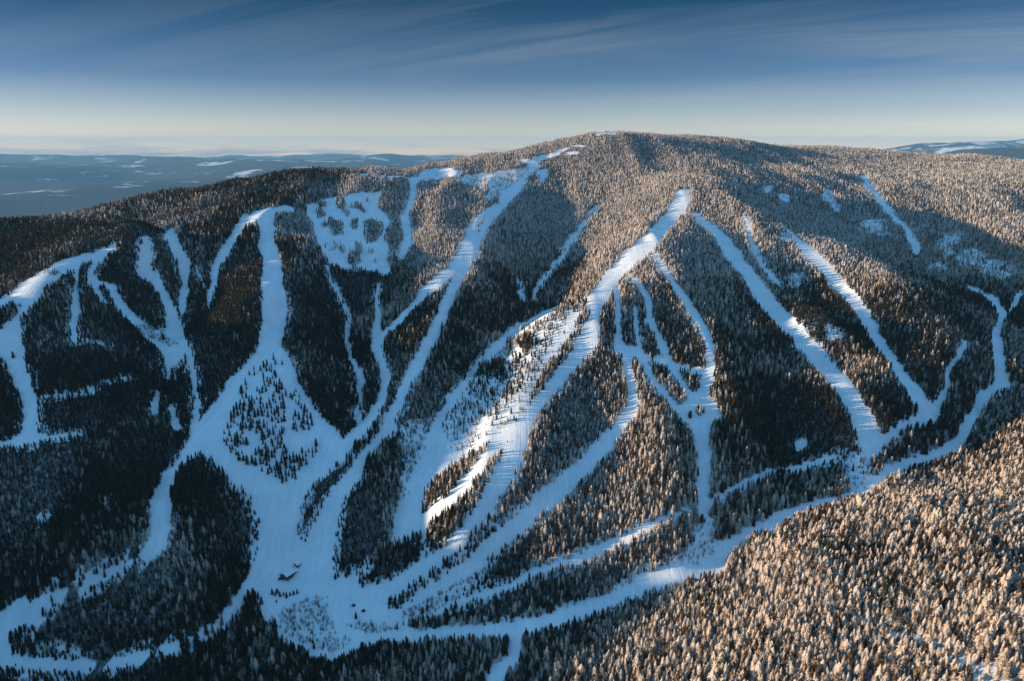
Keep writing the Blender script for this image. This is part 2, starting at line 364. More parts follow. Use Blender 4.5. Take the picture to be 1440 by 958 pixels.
def math_node(nt, op, a, b=None, clamp=False):
    n = nt.nodes.new('ShaderNodeMath'); n.operation = op; n.use_clamp = clamp
    for i, s in enumerate((a, b)):
        if s is None: continue
        if isinstance(s, (int, float)): n.inputs[i].default_value = s
        else: nt.links.new(s, n.inputs[i])
    return n.outputs[0]

def mix_col(nt, fac, a, b):
    n = nt.nodes.new('ShaderNodeMix'); n.data_type = 'RGBA'
    for s, i in ((fac, 0), (a, 6), (b, 7)):
        if isinstance(s, (int, float)): n.inputs[i].default_value = s
        elif isinstance(s, tuple): n.inputs[i].default_value = (*s, 1)
        else: nt.links.new(s, n.inputs[i])
    return n.outputs[2]

def ramp(nt, fac, stops):
    n = nt.nodes.new('ShaderNodeValToRGB'); e = n.color_ramp.elements
    while len(e) < len(stops): e.new(0.5)
    for el, (p, c) in zip(e, stops):
        el.position = p; el.color = (*c, 1) if isinstance(c, tuple) else (c, c, c, 1)
    nt.links.new(fac, n.inputs[0])
    return n.outputs[0]

def noise(nt, vec, scale, detail=4, rough=0.55, dist=0.0):
    n = N(nt, 'ShaderNodeTexNoise', Scale=scale, Detail=detail, Roughness=rough, Distortion=dist)
    if vec is not None: nt.links.new(vec, n.inputs['Vector'])
    return n.outputs['Fac']

SNOW = (0.74, 0.84, 0.93)
# ground: snow over the whole mountain, woodland with snowy clearings on the far plateaus
def ground_material():
    m, nt, b = new_mat('snow_ground')
    geo = nt.nodes.new('ShaderNodeNewGeometry')
    pos = geo.outputs['Position']
    far = N(nt, 'ShaderNodeAttribute', attribute_name='far'); wood = N(nt, 'ShaderNodeAttribute', attribute_name='wood')
    n1 = noise(nt, pos, 0.035, 5, 0.6)
    stm = nt.nodes.new('ShaderNodeMapping'); stm.inputs['Scale'].default_value = (0.30, 0.022, 0.022); nt.links.new(pos, stm.inputs['Vector'])
    lanes = noise(nt, stm.outputs[0], 1.0, 4, 0.6, 0.4)
    snow = mix_col(nt, ramp(nt, math_node(nt, 'ADD', math_node(nt, 'MULTIPLY', n1, 0.5), math_node(nt, 'MULTIPLY', lanes, 0.5)), [(0.36, 0.0), (0.66, 1.0)]), (0.62, 0.73, 0.85), (0.83, 0.90, 0.96))
    # groomed lanes: faint streaks running down the slope
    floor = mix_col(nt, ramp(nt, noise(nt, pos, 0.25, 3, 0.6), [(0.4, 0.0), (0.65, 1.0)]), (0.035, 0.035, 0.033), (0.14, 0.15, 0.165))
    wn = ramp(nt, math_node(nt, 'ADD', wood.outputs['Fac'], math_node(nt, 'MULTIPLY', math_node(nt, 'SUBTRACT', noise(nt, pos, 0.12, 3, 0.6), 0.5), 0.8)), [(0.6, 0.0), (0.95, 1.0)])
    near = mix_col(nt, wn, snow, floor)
    # far country
    mp = N(nt, 'ShaderNodeMapping'); mp.inputs['Scale'].default_value = (1, 1, 0); nt.links.new(pos, mp.inputs['Vector'])
    f1 = noise(nt, mp.outputs[0], 0.00060, 9, 0.60, 0.3)
    f2 = noise(nt, mp.outputs[0], 0.0028, 5, 0.65)
    h = nt.nodes.new('ShaderNodeSeparateXYZ'); nt.links.new(pos, h.inputs[0])
    hi = math_node(nt, 'MULTIPLY', math_node(nt, 'ADD', h.outputs['Z'], 150.0), 0.00010)
    ff = math_node(nt, 'ADD', math_node(nt, 'ADD', f1, math_node(nt, 'MULTIPLY', f2, 0.30)), hi)
    farc = mix_col(nt, ramp(nt, ff, [(0.71, 0.0), (0.80, 1.0)]), (0.045, 0.065, 0.080), (0.74, 0.80, 0.88))  # woodland tone lifted bluish, haze put into the colour
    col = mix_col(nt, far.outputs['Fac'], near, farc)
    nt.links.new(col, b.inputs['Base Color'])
    b.inputs['Roughness'].default_value = 0.75
    b.inputs['Specular IOR Level'].default_value = 0.25
    bump = N(nt, 'ShaderNodeBump', Strength=0.55, Distance=1.6)
    nb = math_node(nt, 'ADD', math_node(nt, 'ADD', noise(nt, pos, 0.06, 4, 0.6), math_node(nt, 'MULTIPLY', lanes, 0.6)), math_node(nt, 'MULTIPLY', noise(nt, pos, 0.35, 4, 0.6), 0.30))
    nt.links.new(nb, bump.inputs['Height']); nt.links.new(bump.outputs[0], b.inputs['Normal'])
    return m

def crown_material(name, green, frost_amount, frost_col):
    """needles with rime and settled snow: whiter where the boughs face up, patchy otherwise"""
    m, nt, b = new_mat(name)
    tc = nt.nodes.new('ShaderNodeTexCoord'); geo = nt.nodes.new('ShaderNodeNewGeometry'); info = nt.nodes.new('ShaderNodeObjectInfo')
    sh = nt.nodes.new('ShaderNodeVectorMath'); sh.operation = 'ADD'
    nt.links.new(tc.outputs['Object'], sh.inputs[0])
    cmb = nt.nodes.new('ShaderNodeCombineXYZ'); nt.links.new(math_node(nt, 'MULTIPLY', info.outputs['Random'], 90.0), cmb.inputs[0]); nt.links.new(cmb.outputs[0], sh.inputs[1])
    n = noise(nt, sh.outputs[0], 0.75, 4, 0.7)
    sep = nt.nodes.new('ShaderNodeSeparateXYZ'); nt.links.new(geo.outputs['Normal'], sep.inputs[0])
    rnd = math_node(nt, 'MULTIPLY', math_node(nt, 'SUBTRACT', info.outputs['Random'], 0.5), 0.46)
    f = math_node(nt, 'ADD', math_node(nt, 'ADD', n, math_node(nt, 'MULTIPLY', sep.outputs['Z'], 0.22)), math_node(nt, 'ADD', rnd, frost_amount))
    f = ramp(nt, f, [(0.49, 0.0), (0.74, 1.0)])
    hue = math_node(nt, 'FRACT', math_node(nt, 'MULTIPLY', info.outputs['Random'], 7.31))
    g = mix_col(nt, hue, green, tuple(c * k for c, k in zip(green, (1.9, 1.35, 1.0))))
    nt.links.new(mix_col(nt, f, g, frost_col), b.inputs['Base Color'])
    b.inputs['Roughness'].default_value = 0.85; b.inputs['Specular IOR Level'].default_value = 0.15
    return m

def plain(name, col, rough=0.8, var=0.25, scale=1.5):
    m, nt, b = new_mat(name)
    tc = nt.nodes.new('ShaderNodeTexCoord')
    nt.links.new(mix_col(nt, noise(nt, tc.outputs['Object'], scale, 4), tuple(c * (1 - var) for c in col), tuple(min(1, c * (1 + var)) for c in col)), b.inputs['Base Color'])
    b.inputs['Roughness'].default_value = rough
    return m

M_GROUND = ground_material()
GREEN = (0.030, 0.034, 0.024)
CROWN = [crown_material('needles_dark', (0.009, 0.011, 0.008), -0.32, (0.20, 0.20, 0.20)),
         crown_material('needles_dusted', (0.018, 0.016, 0.010), -0.10, (0.44, 0.41, 0.38)),
         crown_material('needles_frosted', (0.028, 0.021, 0.013), 0.06, (0.58, 0.50, 0.44)),
         crown_material('needles_hoar', (0.034, 0.030, 0.024), 0.10, (0.60, 0.56, 0.54))]
M_BARK = plain('bark', (0.07, 0.055, 0.045), 0.9)
M_TWIG = plain('bare_twigs', (0.17, 0.135, 0.12), 0.9)

# ------------------------------------------------------------------ ground sheet
def build_ground():
    ny, nx = XX.shape
    co = np.stack([XX, YY, ZZ], -1).reshape(-1, 3).astype(np.float32)
    idx = np.arange(nx * ny).reshape(ny, nx)
    q = np.stack([idx[:-1, :-1], idx[:-1, 1:], idx[1:, 1:], idx[1:, :-1]], -1).reshape(-1, 4)
    me = bpy.data.meshes.new('snowy_mountain')
    me.vertices.add(len(co)); me.vertices.foreach_set('co', co.ravel())
    me.loops.add(q.size); me.loops.foreach_set('vertex_index', q.ravel().astype(np.int32))
    me.polygons.add(len(q)); me.polygons.foreach_set('loop_start', np.arange(0, q.size, 4, dtype=np.int32))
    me.update(calc_edges=True)
    me.polygons.foreach_set('use_smooth', np.ones(len(q), bool))
    x, y, z = XX.ravel(), YY.ravel(), ZZ.ravel()
    far = sstep(3200, 4200, np.hypot(x - 200, (y - 1700) / 1.05))
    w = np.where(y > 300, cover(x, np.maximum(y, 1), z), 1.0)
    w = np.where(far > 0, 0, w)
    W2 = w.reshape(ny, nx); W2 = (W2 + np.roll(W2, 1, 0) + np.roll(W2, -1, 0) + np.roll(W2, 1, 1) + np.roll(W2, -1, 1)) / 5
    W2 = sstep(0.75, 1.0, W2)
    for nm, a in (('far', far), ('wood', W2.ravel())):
        at_ = me.attributes.new(nm, 'FLOAT', 'POINT'); at_.data.foreach_set('value', a.astype(np.float32))
    me.materials.append(M_GROUND)
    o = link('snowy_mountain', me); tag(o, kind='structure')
    return o

# ------------------------------------------------------------------ conifers
def conifer(seed, h, rad, tiers, pts_, ragged):
    """tiers of drooping, uneven boughs round a stem; returns crown (verts, faces) and trunk (verts, faces)"""
    r = random.Random(seed)
    V, F = [], []
    base = h * r.uniform(0.05, 0.10)
    lean = (r.uniform(-.02, .02), r.uniform(-.02, .02))
    for t in range(tiers):
        f = t / (tiers - 1)
        z0 = base + (h - base) * (f ** 0.92) * 0.93
        rr = rad * (1 - f) ** 0.62 * r.uniform(0.82, 1.14) + 0.16
        if t == 0: rr *= 0.8
        up = (h - base) / tiers * r.uniform(1.35, 1.8)
        n = pts_ if f < 0.7 else max(5, pts_ - 3)
        a0 = r.uniform(0, 6.28); k = len(V)
        cx, cy = lean[0] * z0 + r.uniform(-.06, .06), lean[1] * z0 + r.uniform(-.06, .06)
        V.append((cx, cy, min(z0 + up, h)))
        for i in range(n):
            a = a0 + 6.283 * i / n
            long_ = r.uniform(1 - ragged, 1 + ragged)
            V.append((cx + math.cos(a) * rr * long_, cy + math.sin(a) * rr * long_, z0 - rr * r.uniform(0.25, 0.6)))
            b = a + 3.1416 / n; s = r.uniform(0.42, 0.62)
            V.append((cx + math.cos(b) * rr * s, cy + math.sin(b) * rr * s, z0 + up * r.uniform(0.12, 0.35)))
        for i in range(2 * n):
            F.append((k, k + 1 + i, k + 1 + (i + 1) % (2 * n)))
    V.append((lean[0] * h, lean[1] * h, h * 1.04)); k = len(V)
    for i in range(3):
        a = 2.09 * i; V.append((lean[0] * h + math.cos(a) * .14, lean[1] * h + math.sin(a) * .14, h * 0.9))
    F += [(k - 1, k, k + 1), (k - 1, k + 1, k + 2), (k - 1, k + 2, k)]
    TV, TF = [], []
    for zz, tr in ((-1.5, .24), (h * .5, .15), (h * .95, .03)):
        for i in range(5):
            TV.append((math.cos(i * 1.2566) * tr + lean[0] * max(zz, 0), math.sin(i * 1.2566) * tr + lean[1] * max(zz, 0), zz))
    for l in range(2):
        for i in range(5):
            TF.append((l * 5 + i, l * 5 + (i + 1) % 5, l * 5 + 5 + (i + 1) % 5, l * 5 + 5 + i))
    return V, F, TV, TF

SHAPES = []       # unit trees about 13 m tall
for k in range(8):
    r_ = random.Random(100 + k)
    SHAPES.append(conifer(200 + k, 13.0, [2.0, 2.7, 2.4, 3.5, 1.6, 2.6, 3.0, 2.2][k], [8, 8, 9, 7, 9, 8, 7, 8][k], [8, 9, 8, 9, 7, 8, 9, 8][k], [.22, .28, .3, .25, .32, .26, .34, .24][k]))

KIT = bpy.data.collections.new('forest_kit')
CROWN_MESH, TRUNK_MESH = {}, []
for k, (V, F, TV, TF) in enumerate(SHAPES):
    TRUNK_MESH.append(mesh_of('conifer_trunk', TV, TF, [M_BARK]))
    for f in range(4):
        CROWN_MESH[(k, f)] = mesh_of('conifer_crown', V, F, [CROWN[f]])
for f in range(4):
    for k, (V, F, TV, TF) in enumerate(SHAPES):
        nV = len(V)
        me = mesh_of('conifer', V + TV, F + [tuple(i + nV for i in t) for t in TF], [CROWN[f], M_BARK], [0] * len(F) + [1] * len(TF))
        KIT.objects.link(bpy.data.objects.new('kit_%02d' % (f * 8 + k), me))

def scatter(name, kit, P, rot, scl, idx):
    """one object whose points carry copies of the kit's members"""
    me = bpy.data.meshes.new(name); me.vertices.add(len(P)); me.vertices.foreach_set('co', P.astype(np.float32).ravel())
    a = me.attributes.new('rot', 'FLOAT_VECTOR', 'POINT'); a.data.foreach_set('vector', rot.astype(np.float32).ravel())
    a = me.attributes.new('scl', 'FLOAT_VECTOR', 'POINT'); a.data.foreach_set('vector', scl.astype(np.float32).ravel())
    a = me.attributes.new('pick', 'INT', 'POINT'); a.data.foreach_set('value', idx.astype(np.int32))
    o = link(name, me)
    ng = bpy.data.node_groups.new(name, 'GeometryNodeTree')
    ng.interface.new_socket('Geometry', in_out='INPUT', socket_type='NodeSocketGeometry'); ng.interface.new_socket('Geometry', in_out='OUTPUT', socket_type='NodeSocketGeometry')
    gi, go = ng.nodes.new('NodeGroupInput'), ng.nodes.new('NodeGroupOutput')
    ci = ng.nodes.new('GeometryNodeCollectionInfo'); ci.inputs['Collection'].default_value = kit
    ci.inputs['Separate Children'].default_value = True; ci.inputs['Reset Children'].default_value = True
    ip = ng.nodes.new('GeometryNodeInstanceOnPoints'); ip.inputs['Pick Instance'].default_value = True
    def attr(nm, dt):
        n = ng.nodes.new('GeometryNodeInputNamedAttribute'); n.data_type = dt; n.inputs['Name'].default_value = nm
        return n.outputs['Attribute']
    e2r = ng.nodes.new('FunctionNodeEulerToRotation')
    L = ng.links.new
    L(gi.outputs[0], ip.inputs['Points']); L(ci.outputs[0], ip.inputs['Instance'])
    L(attr('pick', 'INT'), ip.inputs['Instance Index']); L(attr('rot', 'FLOAT_VECTOR'), e2r.inputs[0]); L(e2r.outputs[0], ip.inputs['Rotation'])
    L(attr('scl', 'FLOAT_VECTOR'), ip.inputs['Scale']); L(ip.outputs[0], go.inputs[0])
    md = o.modifiers.new('scatter', 'NODES'); md.node_group = ng
    return o

def frost_class(x, y, z, n):
    """0 dark, 1 dusted, 2 rimed: rime is heaviest high up and on the right-hand hill; raised on sunlit ridges, cut in shaded woods to paint light"""
    f = -0.25 + 0.42 * sstep(290, 335, z) * sstep(-500, -800, x) + 0.50 * sstep(-450, 250, x) + 1.15 * sstep(215, 320, z) * sstep(-700, -350, x)
    f += 0.48 * sstep(1.05, 0.9, y / (640 + 0.62 * np.maximum(x, 0) + 1e-9)) * sstep(-250, 150, x)      # near hill
    f += 1.0 * sstep(700, 1000, x) * sstep(1650, 2000, y)
    f -= 0.35 * sstep(150, 500, x) * sstep(320, 220, z) * sstep(900, 1000, y)
    f += 0.24 * sstep(-420, -150, x) - 0.14 * sstep(250, 400, x) * sstep(240, 180, z) * sstep(900, 1000, y) + 0.55 * np.exp(-((x + 500) / 110) ** 2 - ((y - 785) / 70) ** 2)  # last term pales crowns to paint the sun's glow on the low left ridge
    f += (fbm(x, y, 130, 4, 60) * 1.15 + (n - 0.5) * 1.0) * (1 - 0.6 * sstep(1650, 2200, y))
    return np.where(f < 0.10, 0, np.where(f < 0.50, 1, np.where((z > 255) & (y > 1300), 3, 2)))

def plant_forest():
    out = []
    for y0, y1, sp in ((380, 1000, 3.9), (1000, 1600, 4.2), (1600, 2300, 5.0), (2300, 4100, 6.4)):
        ys = np.arange(y0, y1, sp); half = 0.80 * y1 + 60
        xs = np.arange(-half, half, sp)
        x, y = np.meshgrid(xs, ys); x = x.ravel() + rng.uniform(-.48, .48, x.size) * sp; y = y.ravel() + rng.uniform(-.48, .48, y.size) * sp
        m = (np.abs(x) < 0.80 * y + 60)
        out.append(np.c_[x[m], y[m]])
    P = np.concatenate(out); x, y = P[:, 0], P[:, 1]; z = height(x, y)
    u, v, d = project(x, y, z)
    m = (u > -75) & (u < PW + 75) & (v < PH + 38) & (v > 150)
    # ground the camera cannot see behind the far skyline needs no trees
    x, y, z, u, v = x[m], y[m], z[m], u[m], v[m]
    vis = np.ones(len(x), bool)
    for t in np.linspace(0.55, 0.985, 34):
        gx, gy = x * t, y * t
        gz = CAM[2] + (z + 32 - CAM[2]) * t
        vis &= ~((gy > 380) & (height(gx, gy) > gz))
    x, y, z = x[vis], y[vis], z[vis]
    n = len(x)
    hs = np.clip(rng.normal(0.75, 0.23, n), 0.34, 1.45) * (0.94 + 0.6 * fbm(x, y, 110, 3, 77))
    hs *= 1 - 0.22 * sstep(380, 520, z)
    c0 = cover(x, y, z); c1 = cover(x, y, z + 13 * hs * np.where((x < -150) & (y < 900), 0.85, 0.5))
    edge = np.minimum(c0, c1)
    stand = 0.97 + 0.9 * np.minimum(fbm(x, y, 60, 3, 21) + 0.12, 0.0)
    ragged = sstep(-350, 50, x) * sstep(120, 240, z) + sstep(1.1, 0.95, y / (640 + 0.62 * np.maximum(x, 0))) * sstep(-100, 100, x)
    keep = rng.random(n) < edge * np.where(rng.random(n) < ragged, np.clip(stand, 0.5, 1), 1)
    hs = np.where(edge < 0.75, hs * rng.uniform(0.45, 1.0, n), hs)
    sel = np.nonzero(keep)[0]
    # woods on the ridge beyond the left edge of the picture, whose tops shape the long shadows
    ax, ay = np.meshgrid(np.arange(-1760, -1240, 8.0), np.arange(480, 1560, 8.0)); ax = ax.ravel() + rng.uniform(-3.8, 3.8, ax.size); ay = ay.ravel() + rng.uniform(-3.8, 3.8, ay.size)
    k = (fbm(ax, ay, 60, 3, 21) > -0.12) & (np.abs(ax) > 0.82 * ay)
    ax, ay = ax[k], ay[k]; ah = np.clip(rng.normal(1.15, 0.25, len(ax)), .5, 1.8)
    return np.r_[x[sel], ax], np.r_[y[sel], ay], np.r_[z[sel], height(ax, ay)], np.r_[hs[sel], ah]

# ------------------------------------------------------------------ buildings and small things round the base area
def box(V, F, x0, x1, y0, y1, z0, z1):
    k = len(V)
    V += [(x0,y0,z0),(x1,y0,z0),(x1,y1,z0),(x0,y1,z0),(x0,y0,z1),(x1,y0,z1),(x1,y1,z1),(x0,y1,z1)]
    F += [(k,k+3,k+2,k+1),(k+4,k+5,k+6,k+7),(k,k+1,k+5,k+4),(k+1,k+2,k+6,k+5),(k+2,k+3,k+7,k+6),(k+3,k,k+4,k+7)]

def gable_house(name, loc, rz, L, W, H, rise, label, wallm, roofm, chimney=True, nwin=4):
    t = empty(name, loc, rz); tag(t, label, 'building')
    V, F = [], []
    box(V, F, -L/2, L/2, -W/2, W/2, -2.5, H)
    k = len(V)
    V += [(-L/2, -W/2, H + .003), (-L/2, W/2, H + .003), (-L/2, 0, H + rise), (L/2, -W/2, H + .003), (L/2, W/2, H + .003), (L/2, 0, H + rise)]
    F += [(k, k+2, k+1), (k+3, k+4, k+5)]
    link('wall', mesh_of('wall', V, F, [wallm]), t)
    V, F = [], []
    o, th = 0.9, 0.55
    sl = rise / (W / 2)
    for s in (-1, 1):
        k = len(V); e = W / 2 + o
        V += [(-L/2-o, s*e, H - o*sl), (L/2+o, s*e, H - o*sl), (L/2+o, 0, H + rise + .02), (-L/2-o, 0, H + rise + .02)]
        V += [(-L/2-o, s*e, H - o*sl + th), (L/2+o, s*e, H - o*sl + th), (L/2+o, 0, H + rise + th + .02), (-L/2-o, 0, H + rise + th + .02)]
        F += [(k,k+1,k+2,k+3),(k+4,k+5,k+6,k+7),(k,k+1,k+5,k+4),(k+1,k+2,k+6,k+5),(k+3,k,k+4,k+7)]
    roof = link('roof', mesh_of('roof', V, F, [roofm]), t)
    if chimney:
        V, F = [], []; box(V, F, L*.22, L*.22+1.1, .8, 1.9, H, H + rise + 1.4)
        link('chimney', mesh_of('chimney', V, F, [M_STONE]), roof)
    for i in range(nwin):
        xw = -L/2 + L * (i + .5) / nwin
        for s in (-1, 1):
            V, F = [], []; box(V, F, xw - .7, xw + .7, s*W/2 - .06, s*W/2 + .06, H*.42, H*.8)
            w = link('window', mesh_of('window', V, F, [M_WFRAME]), t)
            V, F = [], []; box(V, F, xw - .6, xw + .6, s*W/2 - .08, s*W/2 + .08, H*.45, H*.77)
            link('pane', mesh_of('pane', V, F, [M_GLASS]), w)
    V, F = [], []; box(V, F, -L/2 - .07, -L/2 + .05, -.6, .6, 0, 2.2)
    link('door', mesh_of('door', V, F, [M_WFRAME]), t)
    return t

M_STONE = plain('stone', (0.25, 0.24, 0.23)); M_WFRAME = plain('window_frame_paint', (0.20, 0.12, 0.08), 0.6)
M_WALL = plain('stained_timber', (0.10, 0.055, 0.045), 0.75); M_SHED = plain('weathered_timber', (0.06, 0.055, 0.055), 0.85)
M_ROOF = plain('snowy_roof', (0.78, 0.84, 0.92), 0.7, 0.06)
M_GLASS, _nt, _b = new_mat('window_glass'); _b.inputs['Base Color'].default_value = (0.03, 0.04, 0.05, 1); _b.inputs['Roughness'].default_value = 0.08
M_METAL = plain('grey_steel', (0.28, 0.29, 0.30), 0.5); M_RED = plain('dark_red_paint', (0.10, 0.03, 0.025), 0.5); M_DARK = plain('dark_rubber', (0.03, 0.03, 0.032), 0.8)

def exec_props():
    pa, pb = ground_at(403, 816), ground_at(418, 797)
    ang = math.atan2(pb[1] - pa[1], pb[0] - pa[0])
    c = ground_at(409, 808)
    gable_house('ski_lodge', c, ang, 21, 9.5, 3.6, 2.6, 'long brown timber lodge with snowy gable roof on the base-area snow', M_WALL, M_ROOF, True, 6)
    gable_house('lift_hut', ground_at(419, 795.5), ang, 6.5, 5, 2.6, 1.6, 'small hut with snowy roof just uphill of the long lodge', M_WALL, M_ROOF, False, 2)
    gable_house('storage_shed', ground_at(398, 812), ang + 1.2, 7, 4, 2.4, 1.0, 'small dark shed beside the lower end of the long lodge', M_SHED, M_SHED, False, 2)
    # snow groomers
    for u, v, rz, lab in ((393.5, 815, .4, 'snow groomer parked left of the dark shed by the lodge'), (497, 853, 1.0, 'snow groomer alone on the open snow, the left one of two'), (511, 861, .3, 'snow groomer on the open snow, the right one of two')):
        x, y, z = ground_at(u, v)
        t = empty('snow_groomer', (x, y, z), rz); tag(t, lab, 'snow groomer', 'snow groomers at the base')
        V, F = [], []; box(V, F, -1.9, 1.9, -.8, .8, .7, 1.3); link('chassis', mesh_of('chassis', V, F, [M_DARK]), t)
        V, F = [], []; box(V, F, -.1, 1.6, -.95, .95, 1.303, 2.6)
        for i in (5, 6): V[i] = (1.1, V[i][1], V[i][2])
        cab = link('cab', mesh_of('cab', V, F, [M_RED]), t)
        V, F = [], []; box(V, F, .1, 1.0, -.97, .97, 1.75, 2.4); link('side_window', mesh_of('side_window', V, F, [M_GLASS]), cab)
        for s in (-1, 1):
            V, F = [], []; box(V, F, -2.1, 2.1, s*1.35 - .5, s*1.35 + .5, 0, .9)
            for i in (0, 3): V[i] = (-1.6, V[i][1], 0)
            for i in (1, 2): V[i] = (1.6, V[i][1], 0)
            link('track', mesh_of('track', V, F, [M_DARK]), t)
        V, F = [], []; box(V, F, 2.5, 2.75, -2.1, 2.1, .1, 1.1); box(V, F, 2.0, 2.5, -.3, .3, .5, .8); link('blade', mesh_of('blade', V, F, [M_METAL]), t)
    # young conifers in a row on the base-area snow
    rr = random.Random(5)
    for (u, v, s) in ((383,836,.7),(387,838,.55),(390,835,.6),(394,840,.65),(399,838,.5),(403,841,.6),(408,838,.45),(413,837,.5),(418,835,.55),(389,848,.35),(500.5,870,.75),(362,774,.5),(360,782,.45),(358,790,.4),(424,759,.4),(430,762,.35)):
        x, y, z = ground_at(u, v)
        if v < 845 and u < 420 and v > 800: lab = 'small dark conifer in the short row below the lodge'
        elif u > 490: lab = 'lone dark conifer on the snow below the two groomers'
        elif v > 845: lab = 'tiny lone conifer on the snow below the short row'
        elif u < 370: lab = 'small conifer by the dark wooded knoll left of the base area'
        else: lab = 'small conifer below the tip of the wooded strip above the base'
        tree_thing('young_conifer', x, y, z, s, s * 1.4, rr.uniform(0, 6), rr.randrange(8), 0, lab, 'young conifers of the base area')
    # bare deciduous thicket
    r2 = random.Random(8)
    tk = bpy.data.collections.new('thicket_kit')
    for k in range(4):
        V, F = [], []
        for s in range(22):
            a = r2.uniform(0, 6.28); d = r2.uniform(0, .9); h = r2.uniform(3.0, 7.0); le = r2.uniform(.05, .32); a2 = r2.uniform(0, 6.28)
            bx_, by_ = math.cos(a)*d, math.sin(a)*d; tx_, ty_ = bx_ + math.cos(a)*le*h, by_ + math.sin(a)*le*h
            i = len(V); w = .06
            V += [(bx_ - w, by_, -.3), (bx_ + w, by_, -.3), (bx_, by_ + w, -.3), (tx_, ty_, h)]
            F += [(i, i+1, i+3), (i+1, i+2, i+3), (i+2, i, i+3)]
            for q in range(4):
                f = r2.uniform(.35, .9); px_, py_, pz_ = bx_ + (tx_-bx_)*f, by_ + (ty_-by_)*f, h*f
                b = r2.uniform(0, 6.28); l = r2.uniform(.6, 1.5); i = len(V)
                V += [(px_, py_, pz_), (px_, py_, pz_ + .08), (px_ + math.cos(b)*l, py_ + math.sin(b)*l, pz_ + l*.9)]
                F += [(i, i+1, i+2)]
        tk.objects.link(bpy.data.objects.new('bush_%d' % k, mesh_of('bush', V, F, [M_TWIG])))
    areas = [([(392,862),(412,850),(440,842),(460,840),(462,860),(470,885),(495,903),(470,922),(420,905),(395,890)], 300), ([(182,463),(205,455),(228,465),(240,480),(238,486),(205,476)], 150),
             ([(978,735),(1004,735),(1008,772),(985,797),(950,800)], 70), ([(570,600),(594,590),(600,627),(587,653),(570,690)], 90), ([(490,440),(510,520),(512,580),(500,590),(484,480)], 60),
             ([(1190,640),(1222,640),(1225,690),(1196,700)], 40), ([(555,868),(620,835),(680,800),(690,805),(640,846),(580,880)], 120), ([(480,880),(520,876),(560,886),(520,893)], 60)]
    P = []
    for A, n in areas:
        A = np.array(A, float); got = 0
        for _ in range(4000):
            u, v = r2.uniform(A[:,0].min(), A[:,0].max()), r2.uniform(A[:,1].min(), A[:,1].max())
            if in_poly(u, v, A):
                P.append(ground_at(u, v)); got += 1
                if got >= n: break
    P = np.array(P); n = len(P)
    sc = rng.uniform(.5, 1.05, n)
    th = scatter('bare_thicket', tk, P, np.c_[np.zeros(n), np.zeros(n), rng.uniform(0, 6.28, n)], np.c_[sc, sc, sc], rng.integers(0, 4, n))
    tag(th, 'leafless brown brush growing thinly on the snow of gullies and the base area', 'thicket', kind='stuff')

# ================================================================== BUILD
build_ground()
fx, fy, fz, fh = plant_forest()
nf = len(fx)
ffr = frost_class(fx, fy, fz, rng.random(nf))
fshape = rng.integers(0, 8, nf)
frz = rng.uniform(0, 6.283, nf)
fwide = fh * rng.uniform(0.95, 1.45, nf) * (1 + 0.22 * sstep(1.05, 0.9, fy / (640 + 0.62 * np.maximum(fx, 0))))
ub, vb, dd = project(fx, fy, fz); ut, vt, _ = project(fx, fy, fz + 13 * fh)
px_h = vb - vt
inside = (ub > 8) & (ub < PW - 8) & (vb < PH - 1) & (vt > 0)
order = np.argsort(-np.where(inside, px_h, 0))[:300]
single = np.zeros(nf, bool); single[order] = True

def tree_thing(name, x, y, z, s, w, rz, k, f, label, group):
    t = empty(name, (x, y, z - 0.3), rz); t.scale = (w, w, s)
    tag(t, label, 'tree', group)
    link('crown', CROWN_MESH[(k, f)], t); link('trunk', TRUNK_MESH[k], t)
    return t

FROST = ('dark', 'snow-dusted', 'rimed pale', 'hoary white')
for i in order:
    u, v = ub[i], vb[i]
    size = 'tall' if fh[i] > 0.92 else ('short' if fh[i] < 0.72 else 'mid-sized')
    if u < 700: where = 'in the wood along the bottom edge, left of the creek gap'
    elif u < 800: where = 'beside the creek gap at the bottom edge'
    elif u < 1100: where = 'on the sunny near hill at the bottom edge'
    elif u < 1250: where = 'on the sunny near hill left of the forest road'
    else: where = 'in the bottom right corner beside the forest road'
    tree_thing('conifer_tree', fx[i], fy[i], fz[i], fh[i], fwide[i], frz[i], int(fshape[i]), int(ffr[i]),
               '%s %s conifer %s' % (size, FROST[ffr[i]], where), 'nearest conifers of the forest')
rest = ~single
nr = int(rest.sum())
tilt = rng.normal(0, 0.025, (nf, 2))
forest = scatter('conifer_forest', KIT, np.c_[fx, fy, fz - 0.3][rest], np.c_[tilt, frz][rest], np.c_[fwide, fwide, fh][rest], (ffr * 8 + fshape)[rest])
tag(forest, 'dense snow-dusted conifer forest covering the mountain between the ski runs', 'forest', kind='stuff')

# trees standing apart in the diamond-shaped glade of the broad run
DIAMOND = np.array([(384,497),(397,500),(411,533),(427,563),(447,603),(449,630),(431,657),(407,680),(387,673),(371,663),(354,653),(334,642),(311,623),(321,587),(334,557),(351,520)], float)
def in_poly(u, v, P):
    ins = False
    for (ax, ay), (bx, by) in zip(P, np.roll(P, -1, 0)):
        if (ay > v) != (by > v) and u < (bx - ax) * (v - ay) / (by - ay) + ax: ins = not ins
    return ins
rd = random.Random(41)
spots = []
tries = 0
while len(spots) < 255 and tries < 9000:
    tries += 1
    u, v = rd.uniform(308, 452), rd.uniform(497, 684)
    if not in_poly(u, v - 4, DIAMOND): continue
    clump = float(vnoise(np.array([u / 14.0]), np.array([v / 18.0]), 9)[0])
    if clump < -0.16 or min([1e9] + [(u - a) ** 2 + ((v - b) * .7) ** 2 for a, b in spots]) < 12: continue
    spots.append((u, v))
